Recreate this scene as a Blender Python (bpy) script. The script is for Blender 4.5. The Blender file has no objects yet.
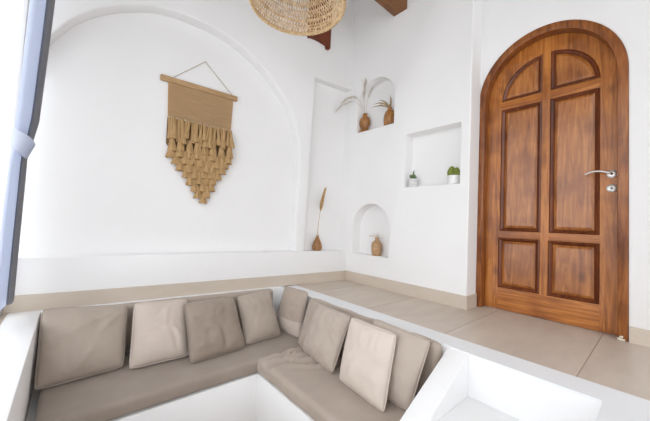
import bpy, bmesh, math, random
from mathutils import Vector, Matrix, noise
random.seed(7)
sc = bpy.context.scene
C = sc.collection
PI = math.pi

# ------------------------------------------------------------------ helpers
def prop(o, label=None, cat=None, group=None, kind=None):
    if label: o['label'] = label
    if cat: o['category'] = cat
    if group: o['group'] = group
    if kind: o['kind'] = kind
    elif label: o['kind'] = 'thing'
    return o

def finish(bm, smooth, sharp):
    bmesh.ops.recalc_face_normals(bm, faces=bm.faces[:])
    for f in bm.faces: f.smooth = smooth
    if smooth and sharp is not None:
        for e in bm.edges:
            if len(e.link_faces) == 2 and e.calc_face_angle(0) > sharp: e.smooth = False

def obj(name, bm, mat, parent=None, base=None, smooth=True, sharp=math.radians(40), xf=None):
    """link a bmesh (world coordinates) as ONE mesh object with its origin at base / at its parent"""
    if xf is not None: bmesh.ops.transform(bm, matrix=xf, verts=bm.verts[:])
    finish(bm, smooth, sharp)
    if parent is not None:
        off = world_loc(parent)
    else:
        if base is None:
            vs = [v.co for v in bm.verts]
            base = Vector(((min(v.x for v in vs)+max(v.x for v in vs))/2, (min(v.y for v in vs)+max(v.y for v in vs))/2, min(v.z for v in vs)))
        off = Vector(base)
    bmesh.ops.translate(bm, vec=-off, verts=bm.verts[:])
    me = bpy.data.meshes.new(name); bm.to_mesh(me); bm.free()
    me.materials.append(mat)
    o = bpy.data.objects.new(name, me); C.objects.link(o)
    if parent is not None: o.parent = parent
    else: o.location = off
    return o

def world_loc(o):
    v = Vector(o.location)
    while o.parent: o = o.parent; v += Vector(o.location)
    return v

def thing(name, loc, label, cat, group=None, kind=None):
    o = bpy.data.objects.new(name, None); C.objects.link(o); o.location = loc
    o.empty_display_size = .05
    return prop(o, label, cat, group, kind)

def struct(name, bm, mat, **k):
    o = obj(name, bm, mat, **k); o['kind'] = 'structure'; return o

def box(bm, lo, hi):
    x0,y0,z0 = lo; x1,y1,z1 = hi
    v = [bm.verts.new(p) for p in ((x0,y0,z0),(x1,y0,z0),(x1,y1,z0),(x0,y1,z0),(x0,y0,z1),(x1,y0,z1),(x1,y1,z1),(x0,y1,z1))]
    for f in ((0,3,2,1),(4,5,6,7),(0,1,5,4),(1,2,6,5),(2,3,7,6),(3,0,4,7)): bm.faces.new([v[i] for i in f])

def prism(bm, poly, f0, f1):
    """extrude a 2D outline: f0/f1 map (a,b) to the two end faces"""
    a = [bm.verts.new(f0(*p)) for p in poly]; b = [bm.verts.new(f1(*p)) for p in poly]
    bm.faces.new(a); bm.faces.new(list(reversed(b)))
    n = len(poly)
    for i in range(n): bm.faces.new((a[i], b[i], b[(i+1) % n], a[(i+1) % n]))

def bevel(bm, w, seg=2, ang=math.radians(35)):
    bmesh.ops.recalc_face_normals(bm, faces=bm.faces[:])
    ed = [e for e in bm.edges if len(e.link_faces) == 2 and e.calc_face_angle(0) > ang]
    bmesh.ops.bevel(bm, geom=ed, offset=w, segments=seg, profile=.5, affect='EDGES', clamp_overlap=True)

def tube(bm, pts, rad, seg=8, caps=True, closed=False):
    pts = [Vector(p) for p in pts]; n = len(pts)
    R = rad if callable(rad) else (lambda t: rad)
    rings = []; ref = None
    for i, p in enumerate(pts):
        if closed: d = pts[(i+1) % n] - pts[i-1]
        else: d = pts[min(i+1, n-1)] - pts[max(i-1, 0)]
        if d.length < 1e-9: d = Vector((0,0,1))
        d.normalize()
        if ref is None:
            ref = d.orthogonal().normalized()
        ref = (ref - d*ref.dot(d))
        ref = ref.normalized() if ref.length > 1e-6 else d.orthogonal().normalized()
        b = d.cross(ref); r = R(i/max(1, n-1))
        rings.append([bm.verts.new(p + ref*(r*math.cos(2*PI*k/seg)) + b*(r*math.sin(2*PI*k/seg))) for k in range(seg)])
    m = n if closed else n-1
    for i in range(m):
        a, b = rings[i], rings[(i+1) % n]
        for k in range(seg): bm.faces.new((a[k], a[(k+1) % seg], b[(k+1) % seg], b[k]))
    if caps and not closed:
        bm.faces.new(list(reversed(rings[0]))); bm.faces.new(rings[-1])

def lathe(bm, prof, c, seg=28, wob=0, sx=1, sy=1):
    c = Vector(c); rings = []
    for r, z in prof:
        rings.append([bm.verts.new(c + Vector((sx*r*math.cos(2*PI*k/seg)*(1+wob*noise.noise(Vector((k*.5, z*30, 0)))), sy*r*math.sin(2*PI*k/seg), z))) for k in range(seg)])
    for a, b in zip(rings, rings[1:]):
        for k in range(seg): bm.faces.new((a[k], a[(k+1) % seg], b[(k+1) % seg], b[k]))
    bm.faces.new(list(reversed(rings[0]))); bm.faces.new(rings[-1])

def rbox(bm, lo, hi, r, step, disp=None):
    """rounded, finely divided box; disp(p, n) moves its points"""
    lo, hi = Vector(lo), Vector(hi)
    ax = []
    for i in range(3):
        L = hi[i]-lo[i]; k = max(1, round((L-2*r)/step))
        a = [lo[i]+r*t for t in (0,.15,.4,.7)] + [lo[i]+r+(L-2*r)*j/k for j in range(k+1)] + [hi[i]-r*t for t in (.7,.4,.15,0)]
        ax.append(a)
    cache = {}
    def V(i, j, k):
        if (i,j,k) not in cache:
            p = Vector((ax[0][i], ax[1][j], ax[2][k]))
            q = Vector([min(max(p[a], lo[a]+r), hi[a]-r) for a in range(3)])
            d = p-q
            nrm = d.normalized() if d.length > 1e-9 else Vector((0,0,1))
            w = q + nrm*r
            if disp: w = disp(w, nrm)
            cache[(i,j,k)] = bm.verts.new(w)
        return cache[(i,j,k)]
    N = [len(a)-1 for a in ax]
    for a in range(3):
        b, c = (a+1) % 3, (a+2) % 3
        for s in (0, N[a]):
            for i in range(N[b]):
                for j in range(N[c]):
                    q = []
                    for di, dj in ((0,0),(1,0),(1,1),(0,1)):
                        ix = [0,0,0]; ix[a] = s; ix[b] = i+di; ix[c] = j+dj
                        q.append(V(*ix))
                    bm.faces.new(q)

# ------------------------------------------------------------------ materials
def mat(name):
    m = bpy.data.materials.new(name); m.use_nodes = True
    nt = m.node_tree; return m, nt, nt.nodes, nt.links, nt.nodes['Principled BSDF']

def noisy(name, c1, c2, scale=(8,8,8), detail=4, rough=.7, bump=0, bscale=200, bdist=.002, sheen=0, lo=.3, hi=.7, spec=.5, dist=0):
    m, nt, N, L, P = mat(name)
    tc = N.new('ShaderNodeTexCoord'); mp = N.new('ShaderNodeMapping'); mp.inputs['Scale'].default_value = scale
    nz = N.new('ShaderNodeTexNoise'); nz.inputs['Scale'].default_value = 1; nz.inputs['Detail'].default_value = detail
    nz.inputs['Distortion'].default_value = dist
    cr = N.new('ShaderNodeValToRGB'); cr.color_ramp.elements[0].position = lo; cr.color_ramp.elements[1].position = hi
    cr.color_ramp.elements[0].color = (*c1, 1); cr.color_ramp.elements[1].color = (*c2, 1)
    L.new(tc.outputs['Object'], mp.inputs[0]); L.new(mp.outputs[0], nz.inputs[0]); L.new(nz.outputs['Fac'], cr.inputs[0]); L.new(cr.outputs[0], P.inputs['Base Color'])
    P.inputs['Roughness'].default_value = rough; P.inputs['Specular IOR Level'].default_value = spec
    if sheen:
        P.inputs['Sheen Weight'].default_value = sheen; P.inputs['Sheen Roughness'].default_value = .4
    if bump:
        n2 = N.new('ShaderNodeTexNoise'); n2.inputs['Scale'].default_value = bscale; n2.inputs['Detail'].default_value = 3
        L.new(tc.outputs['Object'], n2.inputs[0])
        b = N.new('ShaderNodeBump'); b.inputs['Strength'].default_value = bump; b.inputs['Distance'].default_value = bdist
        L.new(n2.outputs['Fac'], b.inputs['Height']); L.new(b.outputs[0], P.inputs['Normal'])
    return m

M = {}
M['plaster'] = noisy('white_plaster', (.80,.795,.79), (.83,.825,.82), (1.3,1.3,1.3), 3, .9, .25, 14, .006, spec=.2)
M['rim'] = noisy('rim_white_dimmed', (.76,.77,.785), (.80,.81,.82), (2,2,2), 3, .6, .1, 20, .003, spec=.3)  # rim white greyed down: weaker light on up-facing tops put into the colour
M['paint'] = noisy('white_paint', (.83,.83,.83), (.86,.86,.86), (2,2,2), 3, .7, .15, 20, .004, spec=.3)
M['ceil'] = noisy('ceiling_boards', (.40,.37,.34), (.48,.45,.42), (2,30,2), 4, .8)
M['skirt'] = noisy('beige_tile_skirting', (.54,.462,.385), (.59,.512,.43), (3,3,9), 5, .45, spec=.4)
M['fab_mid'] = noisy('taupe_velvet', (.375,.310,.257), (.425,.355,.297), (5,5,5), 5, .75, .12, 260, .002, sheen=.25)
M['fab_pale'] = noisy('pale_taupe_velvet', (.52,.44,.38), (.575,.49,.425), (5,5,5), 5, .75, .12, 260, .002, sheen=.25)
M['fab_rose'] = noisy('soft_taupe_velvet', (.425,.355,.30), (.475,.40,.34), (5,5,5), 5, .75, .12, 260, .002, sheen=.25)
M['fab_deep'] = noisy('brown_taupe_velvet', (.275,.218,.172), (.325,.262,.21), (5,5,5), 5, .7, .12, 260, .002, sheen=.25)
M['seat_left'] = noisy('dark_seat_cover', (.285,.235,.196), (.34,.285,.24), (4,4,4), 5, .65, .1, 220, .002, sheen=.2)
M['fab_dark'] = noisy('deep_taupe_velvet', (.37,.30,.245), (.42,.345,.285), (5,5,5), 5, .72, .12, 260, .002, sheen=.25)
M['fab_light'] = noisy('light_beige_velvet', (.59,.51,.445), (.64,.56,.49), (5,5,5), 5, .75, .12, 260, .002, sheen=.2)
M['seat'] = noisy('taupe_seat_cover', (.385,.318,.265), (.44,.366,.308), (4,4,4), 5, .62, .1, 220, .002, sheen=.2)
M['jute'] = noisy('jute_weave', (.61,.425,.235), (.71,.515,.30), (6,6,160), 4, .9, .5, 420, .004, spec=.1)
M['tassel'] = noisy('jute_tassel', (.31,.185,.08), (.54,.36,.18), (160,160,10), 4, .95, .6, 300, .004, spec=.1)
M['net'] = noisy('dark_jute_net', (.15,.085,.035), (.25,.15,.07), (60,60,60), 3, .95)
M['knot'] = noisy('pale_cotton_knots', (.62,.52,.38), (.75,.66,.52), (60,60,60), 3, .9)
M['wood_bar'] = noisy('hanger_wood', (.36,.22,.10), (.48,.31,.16), (6,60,60), 4, .7)
M['rattan'] = noisy('rattan', (.46,.30,.15), (.80,.63,.42), (45,45,45), 3, .6, spec=.3)
M['rattan_rim'] = noisy('rattan_rim', (.50,.35,.19), (.70,.52,.31), (60,60,60), 3, .65, spec=.3)
M['metal'] = noisy('brushed_nickel', (.62,.60,.57), (.72,.70,.67), (20,20,20), 2, .28); M['metal'].node_tree.nodes['Principled BSDF'].inputs['Metallic'].default_value = .85
M['dark'] = noisy('keyhole_dark', (.25,.24,.23), (.32,.31,.3), (20,20,20), 2, .4)
M['curtain'] = noisy('grey_blue_curtain', (.77,.80,.875), (.81,.84,.905), (6,6,1), 3, .85, .1, 300, .002)
def translucent(m, w):
    nt = m.node_tree; N, L = nt.nodes, nt.links; P = N['Principled BSDF']; out = N['Material Output']
    t = N.new('ShaderNodeBsdfTranslucent'); mx = N.new('ShaderNodeMixShader'); mx.inputs[0].default_value = w
    src = P.inputs['Base Color'].links[0].from_socket; L.new(src, t.inputs['Color'])
    L.new(P.outputs[0], mx.inputs[1]); L.new(t.outputs[0], mx.inputs[2]); L.new(mx.outputs[0], out.inputs[0])
translucent(M['curtain'], .62)
M['grey_edge'] = noisy('grey_curtain_edge', (.36,.36,.385), (.42,.42,.445), (6,6,1), 3, .85)
M['frame_w'] = noisy('white_window_frame', (.8,.8,.8), (.84,.84,.84), (3,3,3), 2, .4)
M['beam'] = noisy('roof_beam_wood', (.13,.043,.010), (.29,.115,.030), (3,26,26), 6, .45, dist=1.2, spec=.4)
M['post'] = noisy('reddish_post_wood', (.115,.026,.010), (.165,.040,.015), (20,20,3), 4, .5, spec=.3)
M['vase_wood'] = noisy('carved_wood', (.16,.065,.02), (.44,.22,.08), (22,22,9), 5, .4, dist=1.5)
M['vase_amber'] = noisy('amber_wood', (.17,.06,.014), (.46,.215,.06), (30,30,9), 5, .35, dist=1)
M['vase_tan'] = noisy('tan_pottery', (.33,.185,.085), (.52,.33,.18), (30,30,30), 5, .55)
M['grass'] = noisy('dried_grass', (.50,.43,.35), (.66,.59,.51), (40,40,40), 3, .9)
M['grass_gold'] = noisy('golden_dried_grass', (.40,.24,.09), (.56,.36,.16), (40,40,40), 3, .9)
M['leaf_dry'] = noisy('dry_leaf', (.25,.17,.09), (.42,.32,.19), (40,40,40), 3, .85)
M['feather'] = noisy('white_feather_grass', (.70,.68,.66), (.80,.78,.76), (40,40,40), 3, .95)
M['cactus'] = noisy('cactus_green', (.11,.15,.02), (.27,.30,.05), (90,90,90), 4, .7, .6, 160, .004)
M['succulent'] = noisy('succulent_green', (.07,.13,.05), (.20,.27,.11), (70,70,70), 4, .6)
M['pot_w'] = noisy('white_glazed_pot', (.74,.74,.73), (.80,.80,.79), (30,30,30), 2, .35)
M['pot_speck'] = noisy('speckled_pot', (.45,.45,.44), (.78,.78,.77), (140,140,140), 2, .5, lo=.42, hi=.55)
M['soil'] = noisy('soil', (.05,.035,.02), (.10,.07,.045), (80,80,80), 3, .95)
M['plasterchip'] = noisy('plaster_chip', (.55,.48,.38), (.72,.66,.56), (60,60,60), 3, .9)
M['cord'] = noisy('lamp_cord', (.5,.4,.28), (.6,.5,.36), (60,60,60), 3, .8)
M['string'] = noisy('jute_string', (.38,.32,.22), (.48,.41,.30), (60,60,60), 3, .9)

def glass_mat():
    m, nt, N, L, P = mat('window_glass')
    N.remove(P); out = N['Material Output']
    tr = N.new('ShaderNodeBsdfTransparent'); gl = N.new('ShaderNodeBsdfGlossy'); gl.inputs['Roughness'].default_value = .02
    mx = N.new('ShaderNodeMixShader'); mx.inputs[0].default_value = .05; L.new(tr.outputs[0], mx.inputs[1]); L.new(gl.outputs[0], mx.inputs[2]); L.new(mx.outputs[0], out.inputs[0])
    return m
M['glass'] = glass_mat()

def tile_mat():
    m, nt, N, L, P = mat('beige_floor_tile')
    g = N.new('ShaderNodeNewGeometry'); sep = N.new('ShaderNodeSeparateXYZ'); L.new(g.outputs['Position'], sep.inputs[0])
    def ma(op, a, b=None):
        n = N.new('ShaderNodeMath'); n.operation = op
        for i, v in enumerate((a, b)):
            if v is None: continue
            if isinstance(v, (int, float)): n.inputs[i].default_value = v
            else: L.new(v, n.inputs[i])
        return n.outputs[0]
    d = ma('ABSOLUTE', ma('SUBTRACT', ma('FRACT', ma('ADD', ma('DIVIDE', ma('SUBTRACT', sep.outputs['Y'], .288), .697), .5)), .5))
    gr = ma('LESS_THAN', d, .0042)
    cell = ma('FLOOR', ma('DIVIDE', ma('SUBTRACT', sep.outputs['Y'], .288), .697))
    mp = N.new('ShaderNodeMapping'); mp.inputs['Scale'].default_value = (1.2, 4.5, 1); L.new(g.outputs['Position'], mp.inputs[0])
    nz = N.new('ShaderNodeTexNoise'); nz.noise_dimensions = '4D'; nz.inputs['Scale'].default_value = 1.4; nz.inputs['Detail'].default_value = 8; nz.inputs['Roughness'].default_value = .62
    L.new(mp.outputs[0], nz.inputs['Vector']); L.new(ma('MULTIPLY', cell, 3.7), nz.inputs['W'])
    cr = N.new('ShaderNodeValToRGB'); cr.color_ramp.elements[0].position = .3; cr.color_ramp.elements[1].position = .72
    cr.color_ramp.elements[0].color = (.49,.415,.35,1); cr.color_ramp.elements[1].color = (.61,.53,.455,1)
    L.new(nz.outputs['Fac'], cr.inputs[0])
    mx = N.new('ShaderNodeMixRGB'); L.new(gr, mx.inputs[0]); L.new(cr.outputs[0], mx.inputs[1]); mx.inputs[2].default_value = (.31,.25,.195,1)
    L.new(mx.outputs[0], P.inputs['Base Color']); P.inputs['Roughness'].default_value = .42; P.inputs['Specular IOR Level'].default_value = .4
    return m
M['tile'] = tile_mat()

def door_wood(name, sc_, seed, c, rails=False, spec=.35, rough=.36, coat=.2):
    m, nt, N, L, P = mat(name)
    tc = N.new('ShaderNodeTexCoord')
    def grain(scl, off):
        mp = N.new('ShaderNodeMapping'); mp.inputs['Scale'].default_value = scl; mp.inputs['Location'].default_value = (off, off*1.7, off*.6)
        L.new(tc.outputs['Object'], mp.inputs[0])
        n1 = N.new('ShaderNodeTexNoise'); n1.inputs['Scale'].default_value = 1; n1.inputs['Detail'].default_value = 8; n1.inputs['Roughness'].default_value = .62; n1.inputs['Distortion'].default_value = 1.6
        L.new(mp.outputs[0], n1.inputs[0]); return n1.outputs['Fac']
    g = grain(sc_, seed)
    def ma(op, a, b=None):
        n = N.new('ShaderNodeMath'); n.operation = op
        for i, v in enumerate((a, b)):
            if v is None: continue
            if isinstance(v, (int, float)): n.inputs[i].default_value = v
            else: L.new(v, n.inputs[i])
        return n.outputs[0]
    if rails:   # cross rails run between the outer stiles and are cut by the middle stile
        sep = N.new('ShaderNodeSeparateXYZ'); L.new(tc.outputs['Object'], sep.inputs[0])
        Y, Z = sep.outputs['Y'], sep.outputs['Z']
        def band(v, lo, hi): return ma('MULTIPLY', ma('GREATER_THAN', v, lo), ma('LESS_THAN', v, hi))
        zb = ma('MINIMUM', 1.0, ma('ADD', ma('ADD', band(Z, -.1, .200), band(Z, .664, .726)), band(Z, 1.882, 1.956)))
        mid = band(Y, -.038, .020)
        mid = ma('MULTIPLY', mid, ma('GREATER_THAN', Z, .200))
        yb = ma('MULTIPLY', band(Y, -.355, .346), ma('SUBTRACT', 1.0, mid))
        mask = ma('MULTIPLY', zb, yb)
        gh = grain((22, 1.6, 26), seed+4)
        mg = N.new('ShaderNodeMixRGB'); L.new(mask, mg.inputs[0]); L.new(g, mg.inputs[1]); L.new(gh, mg.inputs[2]); g = mg.outputs[0]
    cr = N.new('ShaderNodeValToRGB'); e = cr.color_ramp.elements
    e[0].position = .30; e[0].color = (*c[0], 1); e[1].position = .72; e[1].color = (*c[2], 1)
    k = e.new(.5); k.color = (*c[1], 1)
    L.new(g, cr.inputs[0])
    n2 = N.new('ShaderNodeTexNoise'); n2.inputs['Scale'].default_value = 3.8; n2.inputs['Detail'].default_value = 4; L.new(tc.outputs['Object'], n2.inputs[0])
    c2 = N.new('ShaderNodeValToRGB'); c2.color_ramp.elements[0].position = .36; c2.color_ramp.elements[0].color = (.55,.46,.42,1); c2.color_ramp.elements[1].position = .55; c2.color_ramp.elements[1].color = (1,1,1,1)
    L.new(n2.outputs['Fac'], c2.inputs[0])
    # a few dark knots
    vo = N.new('ShaderNodeTexVoronoi'); vo.inputs['Scale'].default_value = 2.6; vo.inputs['Randomness'].default_value = 1
    mpv = N.new('ShaderNodeMapping'); mpv.inputs['Scale'].default_value = (.2, 1.3, .75); mpv.inputs['Location'].default_value = (seed, seed, seed); L.new(tc.outputs['Object'], mpv.inputs[0]); L.new(mpv.outputs[0], vo.inputs[0])
    c3 = N.new('ShaderNodeValToRGB'); c3.color_ramp.elements[0].position = .035; c3.color_ramp.elements[0].color = (.45,.40,.38,1); c3.color_ramp.elements[1].position = .12; c3.color_ramp.elements[1].color = (1,1,1,1)
    L.new(vo.outputs['Distance'], c3.inputs[0])
    mx = N.new('ShaderNodeMixRGB'); mx.blend_type = 'MULTIPLY'; mx.inputs[0].default_value = .75
    L.new(cr.outputs[0], mx.inputs[1]); L.new(c2.outputs[0], mx.inputs[2])
    my = N.new('ShaderNodeMixRGB'); my.blend_type = 'MULTIPLY'; my.inputs[0].default_value = .8
    L.new(mx.outputs[0], my.inputs[1]); L.new(c3.outputs[0], my.inputs[2]); L.new(my.outputs[0], P.inputs['Base Color'])
    P.inputs['Roughness'].default_value = rough; P.inputs['Specular IOR Level'].default_value = spec
    P.inputs['Coat Weight'].default_value = coat; P.inputs['Coat Roughness'].default_value = .22; P.inputs['Coat IOR'].default_value = 1.6
    b = N.new('ShaderNodeBump'); b.inputs['Strength'].default_value = .12; b.inputs['Distance'].default_value = .003; L.new(g, b.inputs['Height']); L.new(b.outputs[0], P.inputs['Normal'])
    return m
brown = ((.21,.058,.008), (.41,.137,.022), (.56,.225,.048))
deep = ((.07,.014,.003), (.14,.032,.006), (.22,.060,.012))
pan = ((.20,.057,.009), (.36,.122,.022), (.50,.20,.050))
M['door_stile'] = door_wood('door_stile_wood', (26,26,1.7), 1.3, brown, True)
M['door_panel'] = door_wood('door_panel_wood', (20,20,2.0), 5.1, pan, spec=.45, rough=.33, coat=.38)
M['door_frame'] = door_wood('door_frame_wood', (24,24,2.0), 9.7, ((.12,.032,.007),(.25,.078,.017),(.38,.145,.037)))
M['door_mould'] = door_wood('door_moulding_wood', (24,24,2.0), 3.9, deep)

# ------------------------------------------------------------------ camera
F = 292.62262; yaw, pitch, roll = .713874, .044118, .046298
HC = .72
fw = Vector((math.sin(yaw)*math.cos(pitch), math.cos(yaw)*math.cos(pitch), math.sin(pitch)))
r0 = Vector((math.cos(yaw), -math.sin(yaw), 0)); u0 = r0.cross(fw)
rr = math.cos(roll)*r0 + math.sin(roll)*u0; uu = -math.sin(roll)*r0 + math.cos(roll)*u0
cam = bpy.data.cameras.new('camera'); cam.sensor_width = 36; cam.sensor_fit = 'HORIZONTAL'; cam.lens = 36*F/650
cam.clip_start = .02
co = bpy.data.objects.new('camera', cam); C.objects.link(co)
mw = Matrix.Identity(4)
for i in range(3): mw[i][0] = rr[i]; mw[i][1] = uu[i]; mw[i][2] = -fw[i]
mw[2][3] = HC
co.matrix_world = mw; sc.camera = co

# frame of the arched back wall: local x runs along it (0 at the corner), y into it
WA = -.0784055
W1 = Matrix.Translation((2.755, 2.713, 0)) @ Matrix.Rotation(WA, 4, 'Z')
def w1(t, n, z): return W1 @ Vector((t, n, z))

# ------------------------------------------------------------------ setting: walls
CE = 3.9
FRONT = -2.6
# back wall: skirting block with ledge, pier plate with arch and alcove, back plate
bm = bmesh.new(); box(bm, (-3.095, 0, -.03), (.02, .50, .381)); bevel(bm, .008)
struct('trim_1', bm, M['plaster'], xf=W1)
arch_pts = [(-3.06,1.80),(-2.985,1.98),(-2.915,2.105),(-2.837,2.218),(-2.725,2.335),(-2.62,2.415),(-2.52,2.475),(-2.36,2.552),(-2.205,2.590),(-2.08,2.602),(-1.948,2.602),(-1.81,2.594),(-1.673,2.568),(-1.53,2.522),(-1.397,2.457),(-1.245,2.36),(-1.105,2.238),(-.985,2.105),(-.89,1.955),(-.825,1.80),(-.788,1.66),(-.770,1.50),(-.767,1.30)]
def smooth_poly(p, k=4):
    out = []
    for i in range(len(p)-1):
        a, b, c, d = p[max(0,i-1)], p[i], p[i+1], p[min(len(p)-1,i+2)]
        for j in range(k):
            t = j/k
            out.append(tuple(.5*((2*b[m])+(-a[m]+c[m])*t+(2*a[m]-5*b[m]+4*c[m]-d[m])*t*t+(-a[m]+3*b[m]-3*c[m]+d[m])*t**3) for m in (0,1)))
    return out+[p[-1]]
ap = smooth_poly(arch_pts)
outline = [(-3.095,1.78)] + ap + [(-.772,.37),(-.640,.37),(-.596,2.512),(.02,2.535),(.02,CE),(-3.095,CE)]
bm = bmesh.new()
prism(bm, outline, lambda a,b: (a,.03,b), lambda a,b: (a,.17,b))
bevel(bm, .014, 3)
bm2 = bmesh.new(); box(bm2, (-3.095, .150, .36), (.02, .50, CE)); box(bm2, (-.70, .125, .372), (.02, .16, 2.60))
me = bpy.data.meshes.new('tmp'); bm2.to_mesh(me); bm2.free(); bm.from_mesh(me); bpy.data.meshes.remove(me)
struct('wall_back', bm, M['plaster'], xf=W1)

# right wall with three niches
def cutter(bmc):
    finish(bmc, False, None)
    me = bpy.data.meshes.new('cut'); bmc.to_mesh(me); bmc.free()
    o = bpy.data.objects.new('cut', me); C.objects.link(o); return o
def cut_all(o, cutters, bev):
    for c in cutters:
        md = o.modifiers.new('b', 'BOOLEAN'); md.operation = 'DIFFERENCE'; md.object = c; md.solver = 'EXACT'
    bpy.context.view_layer.update()
    dg = bpy.context.evaluated_depsgraph_get()
    me = bpy.data.meshes.new_from_object(o.evaluated_get(dg))
    o.modifiers.clear(); old = o.data; o.data = me; bpy.data.meshes.remove(old)
    for c in cutters: bpy.data.objects.remove(c)
    if bev:
        b = bmesh.new(); b.from_mesh(me)
        bmesh.ops.dissolve_limit(b, angle_limit=.001, verts=b.verts[:], edges=b.edges[:])
        bevel(b, bev, 3); finish(b, True, math.radians(40)); b.to_mesh(me); b.free()
NX = 2.755; ND = .145
bm = bmesh.new(); box(bm, (NX, 1.168, -.03), (3.30, 3.25, CE)); wr = struct('wall_right', bm, M['plaster'], base=(0,0,0))
def arch_niche(y0, y1, z0, zs):
    c = (y0+y1)/2; r = (y1-y0)/2
    return [(y0,z0),(y1,z0)] + [(c+r*math.cos(a), zs+r*math.sin(a)) for a in [PI*k/28 for k in range(29)]]
cs = []
for poly in (arch_niche(2.04,2.625,1.92,2.262), arch_niche(2.05,2.618,.359,.70), [(1.257,1.157),(1.868,1.157),(1.868,1.748),(1.257,1.752)]):
    b = bmesh.new(); prism(b, poly, lambda a,bb: (NX-.1,a,bb), lambda a,bb: (NX+ND,a,bb)); cs.append(cutter(b))
cut_all(wr, cs, .009)

# entry wall with the arched doorway
EX = 2.966; DC = .667; DA = .513; DZ = 1.952; DB = .552
def ell(cy, cz, a, b, n=44): return [(cy+a*math.cos(PI*k/n), cz+b*math.sin(PI*k/n)) for k in range(n+1)]
bm = bmesh.new()
op = [(p[0], p[1]) for p in ell(DC, DZ, DA, DB)]            # from left (high y) over the top to the right
outline = [(1.30,-.03),(1.30,CE),(FRONT,CE),(FRONT,-.03),(DC-DA,-.03)] + list(reversed(op)) + [(DC+DA,-.03)]
prism(bm, outline, lambda a,b: (EX,a,b), lambda a,b: (3.22,a,b)); bevel(bm, .005)
struct('wall_entry', bm, M['plaster'])

# left wall: header and jambs round a full-height glazed opening
LX = -.312
bm = bmesh.new()
box(bm, (LX-.2, FRONT, 2.78), (LX, 2.955, CE)); box(bm, (LX-.018, 2.93, -.03), (LX, 2.955, 2.78)); box(bm, (LX-.2, FRONT, -.03), (LX, -1.3, 2.78))
struct('wall_left', bm, M['plaster'])
w = bpy.data.objects.new('window_1', None); C.objects.link(w); w.location = (LX-.025, .8, 0)
prop(w, 'full-height glazed opening with blown-out daylight behind the grey blue curtain', 'window', kind='structure')
bm = bmesh.new()
for y in (-1.3, .79, 2.88): box(bm, (LX-.045, y, 0), (LX-.005, y+.05, 2.78))
box(bm, (LX-.045,-1.25,2.72),(LX-.005,2.88,2.78)); box(bm, (LX-.045,-1.25,0),(LX-.005,2.88,.04)); bevel(bm,.004)
obj('window_frame', bm, M['frame_w'], w)
for y0, y1 in ((-1.25,.79),(.84,2.88)):
    bm = bmesh.new(); box(bm, (LX-.029,y0,.04),(LX-.021,y1,2.72)); obj('pane', bm, M['glass'], w)

bm = bmesh.new(); box(bm, (LX-.2, FRONT, CE), (3.3, 3.3, CE+.1)); struct('ceiling', bm, M['ceil'])

# floor (upper level), pit, rim, steps
RX0, RX1 = 1.80, 1.982
LA0, LA1 = -.284, -.117
PF = -.948
bm = bmesh.new()
box(bm, (RX1, FRONT, -.12), (3.25, 3.0, 0)); box(bm, (LX-.06, FRONT, -.12), (LA0, 2.95, 0)); box(bm, (LA0, FRONT, -.12), (RX1, -.75, 0))
struct('floor', bm, M['tile'])
bm = bmesh.new(); box(bm, (LA0, -.75, PF-.1), (RX1, 3.0, PF)); struct('floor_pit', bm, M['tile'])
# rim along the entry side, turning into the landing beside the steps
bm = bmesh.new()
prism(bm, [(RX0,.172),(RX0,2.9),(RX1,2.9),(RX1,-.75),(.70,-.75),(.70,.172)], lambda a,b: (a,b,PF), lambda a,b: (a,b,-.008))
struct('trim_2', bm, M['paint'])
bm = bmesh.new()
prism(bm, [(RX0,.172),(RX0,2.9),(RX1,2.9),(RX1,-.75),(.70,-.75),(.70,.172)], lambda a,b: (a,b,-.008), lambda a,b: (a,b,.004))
struct('trim_5', bm, M['rim'])  # thin added cap; its greyer tone paints in the dimmer light on top
# rim along the back wall
bm = bmesh.new(); box(bm, (-3.04, -.058, PF), (-.775, .002, .004)); bevel(bm, .006); struct('trim_3', bm, M['paint'], xf=W1)
# left parapet of the pit
bm = bmesh.new(); box(bm, (LA0, -.75, PF), (LA1, 2.957, .005)); bevel(bm, .006); struct('wall_pit_left', bm, M['paint'])
# seat base, L-shaped
bm = bmesh.new()
prism(bm, [(LA1,2.06),(1.17,2.06),(1.17,.86),(RX0,.86),(RX0,2.84),(LA1,2.88)], lambda a,b: (a,b,PF), lambda a,b: (a,b,-.468)); bevel(bm, .006)
struct('wall_seat_base', bm, M['paint'])
# sloping stringer between seat and steps
bm = bmesh.new()
sl = -.49
prism(bm, [(RX0+.002,.002),(1.12,.002+sl*(RX0-1.12)),(1.12,PF),(RX0+.002,PF)], lambda a,b: (a,.739,b), lambda a,b: (a,.862,b)); bevel(bm, .005)
struct('wall_stringer', bm, M['paint'])
bm = bmesh.new()
box(bm, (1.42,.172,PF), (RX0,.739,-.237)); box(bm, (1.05,.172,PF), (1.42,.739,-.474)); box(bm, (.70,.172,PF), (1.05,.739,-.711)); bevel(bm, .005)
struct('trim_4', bm, M['paint'])

# skirting
bm = bmesh.new(); box(bm, (-3.072,-.012,0), (0,.002,.119)); struct('baseboard_back', bm, M['skirt'], xf=W1)
bm = bmesh.new(); prism(bm, [(NX-.011,1.157),(EX-.002,1.157),(EX-.002,1.17),(NX+.002,1.17),(NX+.002,2.713),(NX-.011,2.713)], lambda a,b: (a,b,0), lambda a,b: (a,b,.121)); struct('baseboard_right', bm, M['skirt'])
bm = bmesh.new(); box(bm, (EX-.014,FRONT,0), (EX+.002,DC-DA-.003,.108)); struct('baseboard_entry', bm, M['skirt'])

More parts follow.
